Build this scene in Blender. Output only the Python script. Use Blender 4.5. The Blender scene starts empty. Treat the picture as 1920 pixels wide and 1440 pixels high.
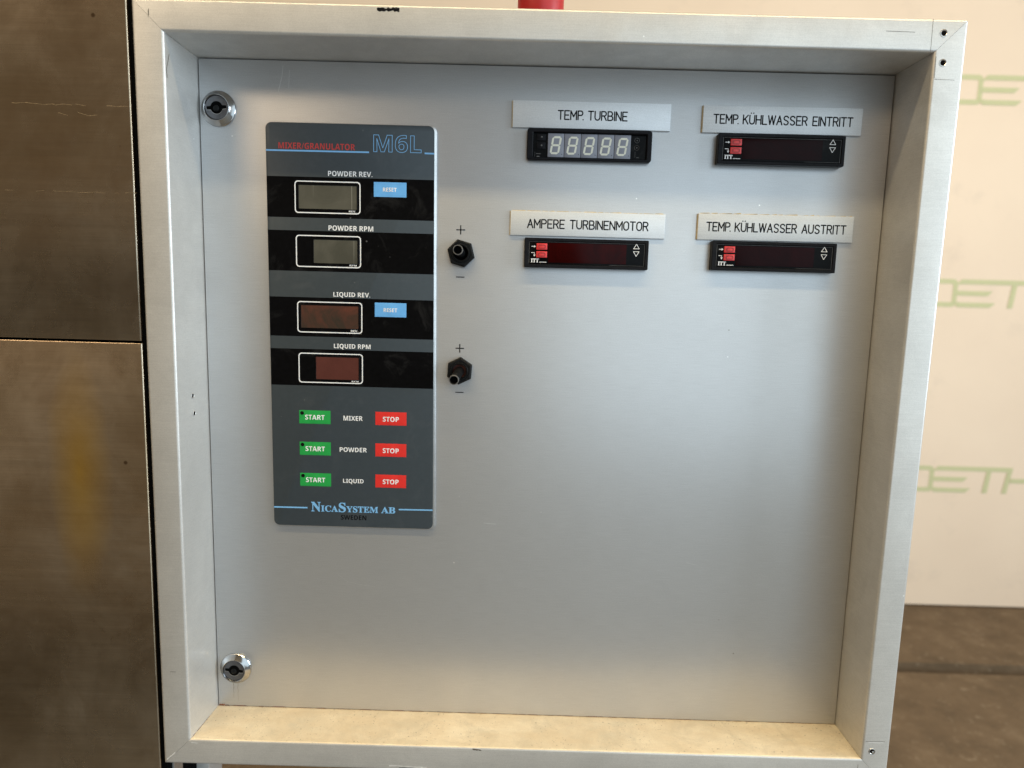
import bpy, bmesh, math, random, os
from mathutils import Vector, Matrix
random.seed(7)
sc = bpy.context.scene
COL = sc.collection

# ------------------------------------------------------------------ camera
cam_d = bpy.data.cameras.new('camera')
cam = bpy.data.objects.new('camera', cam_d)
COL.objects.link(cam)
cam_d.sensor_width = 36.0
cam_d.lens = 1219.4 / 1920 * 36
cam_d.clip_start = 0.01
cam_d.clip_end = 60
rg, up, fw = (0.99961, 0.007747, 0.026766), (-0.027525, 0.125011, 0.991774), (-0.004337, 0.992125, -0.125176)
cam.matrix_world = Matrix(((rg[0], up[0], -fw[0], 0.24852), (rg[1], up[1], -fw[1], -0.51861), (rg[2], up[2], -fw[2], 0.35087), (0, 0, 0, 1)))
cam_d.dof.use_dof = True
cam_d.dof.focus_distance = 0.50
cam_d.dof.aperture_fstop = 6.5
sc.camera = cam

# ------------------------------------------------------------------ world and lamps (a hall: a cool window on the right, warm lamps overhead)
w = bpy.data.worlds.new('World')
sc.world = w
w.use_nodes = True
bg = w.node_tree.nodes['Background']
bg.inputs[0].default_value = (1.0, 0.79, 0.54, 1)
bg.inputs[1].default_value = 0.22
sc.view_settings.view_transform = 'Standard'
sc.view_settings.look = 'None'
sc.view_settings.exposure = 0
sc.view_settings.gamma = 1


def area(name, loc, target, sx, sy, power, color, roll=0.0):
    d = bpy.data.lights.new(name, 'AREA')
    d.shape = 'RECTANGLE'
    d.size, d.size_y = sx, sy
    d.energy = power
    d.color = color
    o = bpy.data.objects.new(name, d)
    COL.objects.link(o)
    o.location = loc
    v = Vector(target) - Vector(loc)
    o.rotation_euler = v.to_track_quat('-Z', 'Y').to_euler()
    return o


area('window_light', (1.75, -2.8, 0.75), (0.3, 0, 0.30), 3.0, 2.8, 46, (0.66, 0.86, 1.0))
area('side_fill_light', (4.0, -1.2, 0.85), (0.3, 0, 0.30), 1.2, 1.8, 118, (0.74, 0.88, 1.0))  # added fill that brightens the left reveal, no known window
area('ceiling_tube_light', (0.25, -0.90, 2.40), (0.25, -0.1, 0.3), 3.2, 0.10, 57, (1.0, 0.79, 0.46))
area('hall_lamp_light', (-2.0, -2.3, 2.0), (0.1, 0, 0.35), 1.3, 0.45, 13.5, (1.0, 0.76, 0.50))
area('rear_wall_fill', (2.3, -0.2, 2.2), (2.6, 2.4, -0.9), 2.4, 0.8, 30, (1.0, 0.86, 0.66))  # added fill, only there to light the wall behind

# ------------------------------------------------------------------ materials
MATS = {}


class NT:
    def __init__(s, name):
        s.m = bpy.data.materials.new(name)
        s.m.use_nodes = True
        s.t = s.m.node_tree
        s.b = s.t.nodes['Principled BSDF']
        s.geo = s.t.nodes.new('ShaderNodeNewGeometry')
        MATS[name] = s.m

    def n(s, typ, **kw):
        nd = s.t.nodes.new(typ)
        for k, v in kw.items():
            setattr(nd, k, v)
        return nd

    def link(s, a, b):
        s.t.links.new(a, b)

    def mapped(s, scale, src=None, loc=(0, 0, 0)):
        mp = s.n('ShaderNodeMapping')
        mp.inputs['Scale'].default_value = scale
        mp.inputs['Location'].default_value = loc
        s.link(src or s.geo.outputs['Position'], mp.inputs[0])
        return mp.outputs[0]

    def noise(s, scale, detail=4, rough=0.55, vec=None, dist=0.0):
        nd = s.n('ShaderNodeTexNoise')
        nd.inputs['Scale'].default_value = scale
        nd.inputs['Detail'].default_value = detail
        nd.inputs['Roughness'].default_value = rough
        nd.inputs['Distortion'].default_value = dist
        s.link(vec or s.geo.outputs['Position'], nd.inputs['Vector'])
        return nd.outputs['Fac']

    def ramp(s, fac, stops):
        r = s.n('ShaderNodeValToRGB')
        while len(r.color_ramp.elements) > 2:
            r.color_ramp.elements.remove(r.color_ramp.elements[-1])
        for i, (p, c) in enumerate(stops):
            if i < 2:
                e = r.color_ramp.elements[i]
                e.position = p
            else:
                e = r.color_ramp.elements.new(p)
            c = c if hasattr(c, '__len__') else (c, c, c)
            e.color = (*c, 1)
        s.link(fac, r.inputs[0])
        return r.outputs[0]

    def mix(s, fac, a, b, mode='MIX'):
        m = s.n('ShaderNodeMix', data_type='RGBA', blend_type=mode)
        for sock, v in ((m.inputs[0], fac), (m.inputs[6], a), (m.inputs[7], b)):
            if isinstance(v, bpy.types.NodeSocket):
                s.link(v, sock)
            elif isinstance(v, (int, float)):
                sock.default_value = v
            else:
                sock.default_value = (*v, 1)
        return m.outputs[2]

    def math(s, op, a, b=0.0):
        m = s.n('ShaderNodeMath', operation=op)
        for sock, v in ((m.inputs[0], a), (m.inputs[1], b)):
            if isinstance(v, bpy.types.NodeSocket):
                s.link(v, sock)
            else:
                sock.default_value = v
        return m.outputs[0]

    def bump(s, h, strength, dist=0.0002, normal=None):
        b = s.n('ShaderNodeBump')
        b.inputs['Strength'].default_value = strength
        b.inputs['Distance'].default_value = dist
        s.link(h, b.inputs['Height'])
        if normal:
            s.link(normal, b.inputs['Normal'])
        return b.outputs[0]

    def set(s, **kw):
        names = dict(color='Base Color', metal='Metallic', rough='Roughness', aniso='Anisotropic', rot='Anisotropic Rotation', normal='Normal', coat='Coat Weight', coat_rough='Coat Roughness', spec='Specular IOR Level', trans='Transmission Weight', ior='IOR')
        for k, v in kw.items():
            sock = s.b.inputs[names[k]]
            if isinstance(v, bpy.types.NodeSocket):
                s.link(v, sock)
            elif hasattr(v, '__len__'):
                sock.default_value = (*v, 1)
            else:
                sock.default_value = v
        return s.m


def plain(name, col, rough=0.5, metal=0.0, coat=0.0, var=0.12, spec=0.5):
    s = NT(name)
    f = s.noise(260, 4)
    c = s.mix(s.ramp(f, [(0.3, 0.0), (0.75, 1.0)]), tuple(x * (1 - var) for x in col), tuple(min(1, x * (1 + var)) for x in col))
    return s.set(color=c, rough=rough, metal=metal, coat=coat, spec=spec, coat_rough=0.08)


def aluminium(name, base, rough, metal, blotch, specks=0.0, dust=None, dust_amt=0.0, stretch=(1, 1, 1), patch=0.5, smudge=0.06):
    s = NT(name)
    big = s.noise(7.0, 6, 0.65, vec=s.mapped(stretch), dist=0.5)
    c = s.mix(s.ramp(big, [(0.40, 0.0), (0.62, 1.0)]), tuple(x * (1 - blotch) for x in base), base)
    mid = s.noise(38.0, 6, 0.7, vec=s.mapped(stretch), dist=0.6)
    c = s.mix(s.ramp(mid, [(0.47, 0.0), (0.62, patch)]), c, tuple(x * 0.72 for x in base))
    grain = s.noise(1500.0, 2, 0.6)
    c = s.mix(0.22, c, s.ramp(grain, [(0.36, 0.50), (0.64, 1.0)]), 'MULTIPLY')
    brush = s.noise(1.0, 3, 0.6, vec=s.mapped((60, 60, 2600)))
    c = s.mix(0.14, c, s.ramp(brush, [(0.36, 0.45), (0.64, 1.0)]), 'MULTIPLY')
    mt = metal
    if dust:
        dn = s.noise(22.0, 8, 0.75, dist=0.4)
        dn = s.math('ADD', s.math('MULTIPLY', dn, 0.55), s.math('MULTIPLY', s.noise(1.0, 6, 0.7, vec=s.mapped((14, 60, 14)), dist=0.5), 0.45)) if 'ledge' in name else dn
        dm = s.ramp(dn, [(0.42, 0.0), (0.60, dust_amt)])
        c = s.mix(dm, c, dust)
        fl = s.noise(520.0, 2, 0.6)
        gate = s.noise(30.0, 2, 0.5)
        fm = s.math('MULTIPLY', s.ramp(fl, [(0.655, 0.0), (0.70, 0.6)]), s.ramp(gate, [(0.42, 0.15), (0.55, 1.0)]))
        c = s.mix(fm, c, (0.10, 0.065, 0.035))
    if specks:
        v = s.n('ShaderNodeTexVoronoi')
        v.inputs['Scale'].default_value = 34
        s.link(s.geo.outputs['Position'], v.inputs['Vector'])
        sp = s.ramp(v.outputs['Distance'], [(0.014, specks), (0.024, 0.0)])
        c = s.mix(sp, c, (0.95, 0.95, 0.93))
        v2 = s.n('ShaderNodeTexVoronoi')
        v2.inputs['Scale'].default_value = 23
        s.link(s.mapped((1, 1, 1), loc=(3.1, 1.7, 0.4)), v2.inputs['Vector'])
        c = s.mix(s.ramp(v2.outputs['Distance'], [(0.010, specks), (0.018, 0.0)]), c, (0.16, 0.14, 0.12))
    smg = s.noise(16.0, 7, 0.72, vec=s.mapped((1, 1, 1), loc=(7, 3, 1)), dist=1.0)
    rg_ = s.math('ADD', s.math('ADD', s.math('MULTIPLY', mid, smudge), s.math('MULTIPLY', s.ramp(smg, [(0.52, 0.0), (0.66, 1.0)]), smudge)), rough - 0.05)
    nm = s.bump(grain, 0.10, 0.00012)
    nm = s.bump(s.noise(5.0, 2), 0.05, 0.0020, nm)
    return s.set(color=c, rough=rg_, metal=mt, normal=nm)


aluminium('door_aluminium', (0.565, 0.575, 0.59), 0.42, 0.56, 0.025, specks=0.8, patch=0.05, smudge=0.012)
aluminium('frame_aluminium', (0.71, 0.695, 0.665), 0.43, 0.50, 0.12, specks=0.7, patch=0.20)
aluminium('ledge_lit_aluminium', (0.88, 0.78, 0.60), 0.55, 0.15, 0.12, dust=(0.64, 0.51, 0.34), dust_amt=0.55, patch=0.6)  # warm lamplight put into the base colour, dust and flecks over it
aluminium('plate_aluminium', (0.73, 0.765, 0.80), 0.50, 0.30, 0.04, patch=0.10)
aluminium('edge_aluminium', (0.78, 0.78, 0.78), 0.32, 0.9, 0.05)
plain('engraving_black', (0.004, 0.004, 0.006), 0.6, spec=0.1)
plain('glue', (0.55, 0.42, 0.22), 0.6, var=0.35)
plain('dark_gap', (0.002, 0.002, 0.002), 0.9, spec=0.05)
plain('black_plastic', (0.010, 0.010, 0.012), 0.34, var=0.3, spec=0.07)
plain('nut_plastic', (0.008, 0.0085, 0.009), 0.40, var=0.4, spec=0.12)
plain('nut_rim', (0.11, 0.105, 0.10), 0.35, var=0.3)
plain('chrome', (0.42, 0.42, 0.42), 0.17, 1.0, var=0.04)
plain('lock_core', (0.15, 0.155, 0.17), 0.34, 0.85, var=0.2)
plain('film_grey', (0.046, 0.057, 0.065), 0.36, var=0.05, spec=0.3)
plain('film_black', (0.003, 0.003, 0.0035), 0.30, var=0.25, spec=0.07)
for nm_ in ('film_grey', 'film_black'):
    m_ = MATS[nm_]
    q = NT.__new__(NT)
    q.m, q.t = m_, m_.node_tree
    q.b = q.t.nodes['Principled BSDF']
    q.geo = q.n('ShaderNodeNewGeometry')
    old = q.b.inputs['Base Color'].links[0].from_socket
    v = q.n('ShaderNodeTexVoronoi')
    v.inputs['Scale'].default_value = 75
    q.link(q.geo.outputs['Position'], v.inputs['Vector'])
    gate = q.noise(22, 3)
    dm = q.math('MULTIPLY', q.ramp(v.outputs['Distance'], [(0.030, 0.55), (0.060, 0.0)]), q.ramp(gate, [(0.50, 0.0), (0.60, 1.0)]))
    c_ = q.mix(dm, old, (0.20, 0.20, 0.20))
    sm = q.noise(34, 6, 0.7, dist=0.8)
    c_ = q.mix(q.ramp(sm, [(0.54, 0.0), (0.70, 0.06)]), c_, (0.22, 0.22, 0.22))
    q.link(c_, q.b.inputs['Base Color'])
plain('print_white', (0.82, 0.83, 0.85), 0.4, var=0.03)
plain('print_blue', (0.20, 0.46, 0.78), 0.4, var=0.05)
plain('print_red', (0.50, 0.045, 0.045), 0.4, var=0.05)
plain('key_blue', (0.14, 0.42, 0.83), 0.30, var=0.05)
plain('key_green', (0.018, 0.33, 0.065), 0.30, var=0.05)
plain('key_red', (0.70, 0.032, 0.026), 0.30, var=0.05)
plain('lens_black', (0.004, 0.004, 0.004), 0.15, spec=0.3)
plain('digit_module', (0.215, 0.225, 0.27), 0.45, var=0.06)
plain('digit_segment', (0.70, 0.70, 0.60), 0.5, var=0.06)
plain('meter_key_red', (0.66, 0.035, 0.035), 0.38, var=0.15)
plain('collar_rust', (0.07, 0.018, 0.010), 0.8, var=0.5)
plain('meter_key_dark', (0.36, 0.02, 0.02), 0.45, var=0.2)
plain('rust', (0.20, 0.065, 0.025), 0.85, var=0.5)
plain('red_plastic', (0.40, 0.010, 0.012), 0.5, coat=0.0, var=0.08)
plain('wall_green', (0.60, 0.615, 0.37), 0.75, var=0.06)
plain('scuff_light', (0.80, 0.79, 0.77), 0.5, 0.3, var=0.15)
plain('scuff_dark', (0.10, 0.085, 0.07), 0.7, var=0.4)
plain('scratch_bright', (0.30, 0.23, 0.145), 0.45, 0.7, var=0.3)
plain('scuff_faint', (0.62, 0.63, 0.64), 0.4, 0.5, var=0.1)
plain('hole_steel', (0.55, 0.53, 0.50), 0.25, 0.9, var=0.2)


def lcd(name, a, b, streak):
    s = NT(name)
    f = s.noise(30, 5, 0.65, dist=0.8)
    c = s.mix(s.ramp(f, [(0.35, 0.0), (0.68, 1.0)]), a, b)
    v = s.noise(1, 2, 0.5, vec=s.mapped((420, 1, 6)))
    c = s.mix(s.ramp(v, [(0.66, 0.0), (0.72, streak)]), c, (0.30, 0.29, 0.25))
    return s.set(color=c, rough=0.20, spec=0.07)


lcd('lcd_olive', (0.070, 0.068, 0.054), (0.105, 0.100, 0.080), 0.5)
lcd('lcd_brown', (0.040, 0.032, 0.024), (0.125, 0.042, 0.028), 0.0)
lcd('lcd_maroon', (0.082, 0.028, 0.022), (0.100, 0.034, 0.027), 0.0)
lcd('smoked_red_lit', (0.012, 0.0008, 0.0008), (0.034, 0.0010, 0.0010), 0.0)  # redder copy: light coming through the window put into its colour
lcd('smoked_dark', (0.008, 0.0005, 0.0008), (0.016, 0.0008, 0.0014), 0.0)

s = NT('brushed_steel')
br = s.noise(1.0, 8, 0.75, vec=s.mapped((5, 5, 170)))
fb = s.noise(1.0, 4, 0.75, vec=s.mapped((26, 26, 2400)))
bl = s.noise(4.5, 5, 0.55, vec=s.mapped((1, 1, 1.3)), dist=0.25)
c = s.mix(s.ramp(bl, [(0.34, 0.0), (0.66, 1.0)]), (0.40, 0.305, 0.20), (0.60, 0.49, 0.365))
c = s.mix(0.55, c, s.ramp(br, [(0.34, 0.74), (0.66, 1.0)]), 'MULTIPLY')
c = s.mix(0.35, c, s.ramp(fb, [(0.36, 0.62), (0.64, 1.0)]), 'MULTIPLY')
smd = s.noise(13.0, 7, 0.66, vec=s.mapped((1, 1, 0.8), loc=(1.1, 0, 4.2)), dist=0.5)
c = s.mix(s.ramp(smd, [(0.46, 0.0), (0.62, 0.40)]), c, (0.30, 0.205, 0.125))
sm2 = s.noise(10.0, 6, 0.66, vec=s.mapped((1, 1, 0.6), loc=(6.1, 0, 2.2)), dist=0.4)
c = s.mix(s.ramp(sm2, [(0.52, 0.0), (0.66, 0.35)]), c, (0.68, 0.58, 0.46))
# pale drag lines
dl = s.noise(1.0, 5, 0.8, vec=s.mapped((9, 9, 420), loc=(0.3, 0, 0.7)))
dg = s.noise(11.0, 3, 0.6, vec=s.mapped((1, 1, 2), loc=(5, 0, 2)))
c = s.mix(s.math('MULTIPLY', s.ramp(dl, [(0.64, 0.0), (0.72, 0.35)]), s.ramp(dg, [(0.48, 0.0), (0.62, 1.0)])), c, (0.80, 0.70, 0.54))
# painted reflection: a yellow brown patch with soft edges on the lower panel
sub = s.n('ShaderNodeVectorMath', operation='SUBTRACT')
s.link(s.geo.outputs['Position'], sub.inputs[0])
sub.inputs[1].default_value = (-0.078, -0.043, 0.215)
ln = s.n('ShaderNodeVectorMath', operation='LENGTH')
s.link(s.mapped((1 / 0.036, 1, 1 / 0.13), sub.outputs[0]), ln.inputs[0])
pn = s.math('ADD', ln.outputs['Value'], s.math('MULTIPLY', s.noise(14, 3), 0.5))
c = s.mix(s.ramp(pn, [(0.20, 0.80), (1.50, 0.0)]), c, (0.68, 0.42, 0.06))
# small dark pits
v = s.n('ShaderNodeTexVoronoi')
v.inputs['Scale'].default_value = 26
s.link(s.geo.outputs['Position'], v.inputs['Vector'])
c = s.mix(s.ramp(v.outputs['Distance'], [(0.030, 0.8), (0.050, 0.0)]), c, (0.10, 0.06, 0.03))
fog = s.noise(9.0, 6, 0.7, vec=s.mapped((1, 1, 1), loc=(2.0, 0, 1.3)), dist=0.5)
rr = s.math('ADD', s.math('MULTIPLY', s.ramp(fog, [(0.38, 0.0), (0.64, 1.0)]), 0.12), 0.21)
nm = s.bump(fb, 0.12, 0.0001)
nm = s.bump(s.noise(3.0, 2), 0.3, 0.010, nm)
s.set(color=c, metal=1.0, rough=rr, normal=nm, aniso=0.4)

s = NT('board_wall')
c = s.mix(s.ramp(s.noise(1.6, 4), [(0.36, 0.0), (0.64, 1.0)]), (0.85, 0.71, 0.565), (0.89, 0.75, 0.60))
c = s.mix(s.ramp(s.noise(6.0, 8, 0.72), [(0.56, 0.0), (0.70, 0.22)]), c, (0.58, 0.50, 0.42))
c = s.mix(s.ramp(s.noise(30.0, 4, 0.7, vec=s.mapped((1, 1, 3), loc=(0.5, 0, 0.2))), [(0.66, 0.0), (0.72, 0.3)]), c, (0.45, 0.40, 0.34))
s.set(color=c, rough=0.7, normal=s.bump(s.noise(60, 4), 0.2, 0.001))

s = NT('floor_brown')
f1 = s.noise(6.0, 10, 0.70)
c = s.ramp(f1, [(0.36, (0.120, 0.082, 0.046)), (0.52, (0.158, 0.108, 0.062)), (0.66, (0.20, 0.142, 0.086))])
c = s.mix(s.ramp(s.noise(30, 5, 0.7), [(0.58, 0.0), (0.68, 0.55)]), c, (0.32, 0.25, 0.17))
c = s.mix(s.ramp(s.noise(42, 4, 0.7, vec=s.mapped((1, 1, 1), loc=(4, 2, 0))), [(0.62, 0.0), (0.72, 0.5)]), c, (0.060, 0.040, 0.022))
s.set(color=c, rough=0.85, normal=s.bump(s.noise(45, 6, 0.7), 0.5, 0.006))

s = NT('floor_bounce_grey')
c = s.ramp(s.noise(3.0, 8, 0.65), [(0.36, (0.16, 0.16, 0.155)), (0.64, (0.23, 0.23, 0.22))])
s.set(color=c, rough=0.7, normal=s.bump(s.noise(40, 5), 0.2, 0.003))

# ------------------------------------------------------------------ mesh helpers: x right, z up, y away from the viewer; millimetres in, metres out
MM = 0.001


class MB:
    def __init__(s):
        s.v, s.f, s.mi, s.mats = [], [], [], []

    def m(s, name):
        if name not in s.mats:
            s.mats.append(name)
        return s.mats.index(name)

    def add(s, vs, fs, mat):
        o = len(s.v)
        k = s.m(mat)
        s.v += [tuple(p) for p in vs]
        for f in fs:
            s.f.append(tuple(i + o for i in f))
            s.mi.append(k)
        return s

    def poly(s, pts, y, mat):
        """flat print facing the viewer; pts (x, z), any winding"""
        a = sum(pts[i][0] * pts[(i + 1) % len(pts)][1] - pts[(i + 1) % len(pts)][0] * pts[i][1] for i in range(len(pts)))
        if a < 0:
            pts = pts[::-1]
        return s.add([(x, y, z) for x, z in pts], [tuple(range(len(pts)))], mat)

    def rect(s, x0, x1, z0, z1, y, mat):
        return s.poly([(x0, z0), (x1, z0), (x1, z1), (x0, z1)], y, mat)

    def prism(s, pts, yb, yf, mat, bev=0.0, side=None):
        """outline (x, z) counter-clockwise seen from the viewer, extruded from yb to yf (< yb), front edge chamfered"""
        a = sum(pts[i][0] * pts[(i + 1) % len(pts)][1] - pts[(i + 1) % len(pts)][0] * pts[i][1] for i in range(len(pts)))
        if a < 0:
            pts = pts[::-1]
        n = len(pts)
        rings = [(pts, yb)]
        if bev > 0:
            rings.append((pts, yf + bev))
            rings.append((inset(pts, bev * 0.3), yf + bev * 0.3))
            rings.append((inset(pts, bev), yf))
        else:
            rings.append((pts, yf))
        vs = [(x, y, z) for ring, y in rings for x, z in ring]
        fs = []
        for r in range(len(rings) - 1):
            for i in range(n):
                j = (i + 1) % n
                fs.append((r * n + i, r * n + j, (r + 1) * n + j, (r + 1) * n + i))
        s.add(vs, fs, side or mat)
        L = (len(rings) - 1) * n
        s.add(vs[L:L + n], [tuple(range(n))], mat)
        s.add(vs[:n], [tuple(range(n))[::-1]], mat)
        return s

    def box(s, x0, x1, y0, y1, z0, z1, mat, bev=0.0):
        return s.prism([(x0, z0), (x1, z0), (x1, z1), (x0, z1)], max(y0, y1), min(y0, y1), mat, bev)

    def ring(s, outer, inner, yb, yf, mat, bev=0.0):
        """a frame between two outlines of equal vertex count"""
        n = len(outer)
        vs, fs = [], []
        rows = [(outer, yb), (outer, yf + bev), (inset(outer, bev), yf), (inset(inner, -bev), yf), (inner, yf + bev), (inner, yb)]
        for ring, y in rows:
            vs += [(x, y, z) for x, z in ring]
        for r in range(len(rows)):
            q = (r + 1) % len(rows)
            for i in range(n):
                j = (i + 1) % n
                fs.append((r * n + i, r * n + j, q * n + j, q * n + i))
        return s.add(vs, fs, mat)

    def lathe(s, cx, cz, prof, mat, n=48, cap=True, shear=(0, 0)):
        """profile (radius, y) turned about the y axis"""
        vs, fs = [], []
        for r, y in prof:
            for k in range(n):
                a = 2 * math.pi * k / n
                vs.append((cx + r * math.cos(a) + shear[0] * y, y, cz + r * math.sin(a) + shear[1] * y))
        for r in range(len(prof) - 1):
            for k in range(n):
                j = (k + 1) % n
                fs.append((r * n + k, r * n + j, (r + 1) * n + j, (r + 1) * n + k))
        if cap:
            L = (len(prof) - 1) * n
            fs.append(tuple(range(L, L + n)))
        return s.add(vs, fs, mat)

    def stroke(s, pts, wd, y, mat, closed=False):
        """a flat pen stroke with round joins and ends, lying on the plate"""
        h = wd / 2
        P = list(pts) + ([pts[0]] if closed else [])
        for i in range(len(P) - 1):
            (x0, z0), (x1, z1) = P[i], P[i + 1]
            L = math.hypot(x1 - x0, z1 - z0)
            if L < 1e-6:
                continue
            ux, uz = (x1 - x0) / L, (z1 - z0) / L
            q = []
            a0 = math.atan2(uz, ux)
            for k in range(7):
                a = a0 - math.pi / 2 + math.pi * k / 6
                q.append((x1 + h * math.cos(a), z1 + h * math.sin(a)))
            for k in range(7):
                a = a0 + math.pi / 2 + math.pi * k / 6
                q.append((x0 + h * math.cos(a), z0 + h * math.sin(a)))
            s.poly(q, y - 0.004 * (i % 3), mat)
        return s


def inset(pts, d):
    """inset a counter-clockwise outline by d"""
    n = len(pts)
    out = []
    for i in range(n):
        p, c, q = pts[i - 1], pts[i], pts[(i + 1) % n]
        e1 = Vector((c[0] - p[0], c[1] - p[1])).normalized()
        e2 = Vector((q[0] - c[0], q[1] - c[1])).normalized()
        n1, n2 = Vector((-e1.y, e1.x)), Vector((-e2.y, e2.x))
        b = n1 + n2
        k = b.dot(n1)
        b = b / k if k > 1e-6 else n1
        out.append((c[0] + b.x * d, c[1] + b.y * d))
    return out


def rrect(x0, x1, z0, z1, r, n=5):
    out = []
    for cx, cz, a0 in ((x1 - r, z0 + r, -90), (x1 - r, z1 - r, 0), (x0 + r, z1 - r, 90), (x0 + r, z0 + r, 180)):
        for k in range(n + 1):
            a = math.radians(a0 + 90 * k / n)
            out.append((cx + r * math.cos(a), cz + r * math.sin(a)))
    return out


def tilted_rr(x0a, x1a, x0b, x1b, z0, z1, r_):
    """rounded rectangle whose sides run from x0a..x1a at the foot to x0b..x1b at the head"""
    pts_ = rrect(0, 1000, z0, z1, r_, 6)
    out = []
    for px, pz in pts_:
        f = (pz - z0) / (z1 - z0)
        xl, xr = x0a + (x0b - x0a) * f, x1a + (x1b - x1a) * f
        out.append((xl + px, pz) if px < 500 else (xr - (1000 - px), pz))
    return out



WPOS = {}


def empty(name, loc, label=None, cat=None, parent=None, group=None):
    o = bpy.data.objects.new(name, None)
    o.empty_display_size = 0.02
    COL.objects.link(o)
    L = Vector(loc) * MM
    WPOS[o.name] = L
    if parent:
        o.parent = parent
        o.location = L - WPOS[parent.name]
    else:
        o.location = L
    if label:
        o['label'] = label
    if cat:
        o['category'] = cat
    if group:
        o['group'] = group
    return o


def build(name, mb, parent=None, label=None, cat=None, kind=None, smooth=30, origin=None, group=None):
    vs = [Vector(v) * MM for v in mb.v]
    lo = Vector((min(v[i] for v in vs) for i in range(3)))
    hi = Vector((max(v[i] for v in vs) for i in range(3)))
    c = Vector(origin) * MM if origin else (lo + hi) / 2
    me = bpy.data.meshes.new(name)
    me.from_pydata([v - c for v in vs], [], mb.f)
    for m_ in mb.mats:
        me.materials.append(MATS[m_])
    me.polygons.foreach_set('material_index', mb.mi)
    bm = bmesh.new()
    bm.from_mesh(me)
    bmesh.ops.remove_doubles(bm, verts=bm.verts, dist=1e-7)
    bm.to_mesh(me)
    bm.free()
    if smooth:
        me.shade_smooth()
        me.set_sharp_from_angle(angle=math.radians(smooth))
    o = bpy.data.objects.new(name, me)
    COL.objects.link(o)
    WPOS[o.name] = c
    if parent:
        o.parent = parent
        o.location = c - WPOS[parent.name]
    else:
        o.location = c
    for k_, v_ in (('label', label), ('category', cat), ('kind', kind), ('group', group)):
        if v_:
            o[k_] = v_
    return o


def copy_part(o, parent, label=None):
    """the part again under another thing, sharing its mesh"""
    c_ = o.copy()
    COL.objects.link(c_)
    c_.parent = parent
    WPOS[c_.name] = WPOS[parent.name] + o.location
    for k in ('label',):
        if k in c_:
            del c_[k]
    if label:
        c_['label'] = label
    for ch in [x for x in o.children]:
        g = ch.copy()
        COL.objects.link(g)
        g.parent = c_
    return c_


# lettering -------------------------------------------------------
FONTS = {}
for key, fn in (('serif', 'NotoSansMath-Regular.woff2'),):
    try:
        FONTS[key] = bpy.data.fonts.load(os.path.join(bpy.utils.system_resource('DATAFILES'), 'fonts', fn))
    except Exception:
        FONTS[key] = None


def sans_bold(t):
    if not FONTS['serif']:
        return t
    return ''.join(chr(0x1D5D4 + ord(ch) - 65) if 'A' <= ch <= 'Z' else chr(0x1D7EC + ord(ch) - 48) if '0' <= ch <= '9' else ch for ch in t)


def serif(t):
    if not FONTS['serif']:
        return t
    return ''.join(chr(0x1D400 + ord(ch) - 65) if 'A' <= ch <= 'Z' else ch for ch in t)


def text_geo(body, font='sans', outline=0.0):
    cu = bpy.data.curves.new('lettering', 'FONT')
    if font == 'sans':
        body = sans_bold(body)
    if FONTS['serif']:
        cu.font = FONTS['serif']
    cu.body = body
    cu.size = 1
    cu.resolution_u = 4
    if outline:
        cu.fill_mode = 'NONE'
        cu.bevel_depth = outline
        cu.bevel_resolution = 1
    o = bpy.data.objects.new('lettering_tmp', cu)
    COL.objects.link(o)
    bpy.context.view_layer.update()
    me = bpy.data.meshes.new_from_object(o.evaluated_get(bpy.context.evaluated_depsgraph_get()))
    vs = [v.co.copy() for v in me.vertices]
    fs = [tuple(p.vertices) for p in me.polygons]
    bpy.data.objects.remove(o)
    bpy.data.curves.remove(cu)
    bpy.data.meshes.remove(me)
    return vs, fs


def thick(d):
    return [(0, 0)] if d == 0 else [(-d, -d), (d, -d), (-d, d), (d, d)]


def text(mb, body, x0, x1, z0, z1, y, mat, font='sans', offset=0.0, outline=0.0):
    """print the words so that they fill the box x0..x1, z0..z1"""
    vs, fs = text_geo(body, font, outline)
    ax, bx = min(v.x for v in vs), max(v.x for v in vs)
    az, bz = min(v.y for v in vs), max(v.y for v in vs)
    kx, kz = (x1 - x0) / (bx - ax), (z1 - z0) / (bz - az)
    if outline:
        mb.add([(x0 + (v.x - ax) * kx, y - 0.03 * (v.z / outline), z0 + (v.y - az) * kz) for v in vs], fs, mat)
        return
    for q_, (sx, sz) in enumerate(thick(offset)):
        mb.add([(x0 + (v.x - ax) * kx + sx * kz, y - 0.003 * q_, z0 + (v.y - az) * kz + sz * kz) for v in vs], fs, mat)


def arc(cx, cz, rx, rz, a0, a1, n=6):
    return [(cx + rx * math.cos(math.radians(a0 + (a1 - a0) * k / n)), cz + rz * math.sin(math.radians(a0 + (a1 - a0) * k / n))) for k in range(n + 1)]


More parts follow.
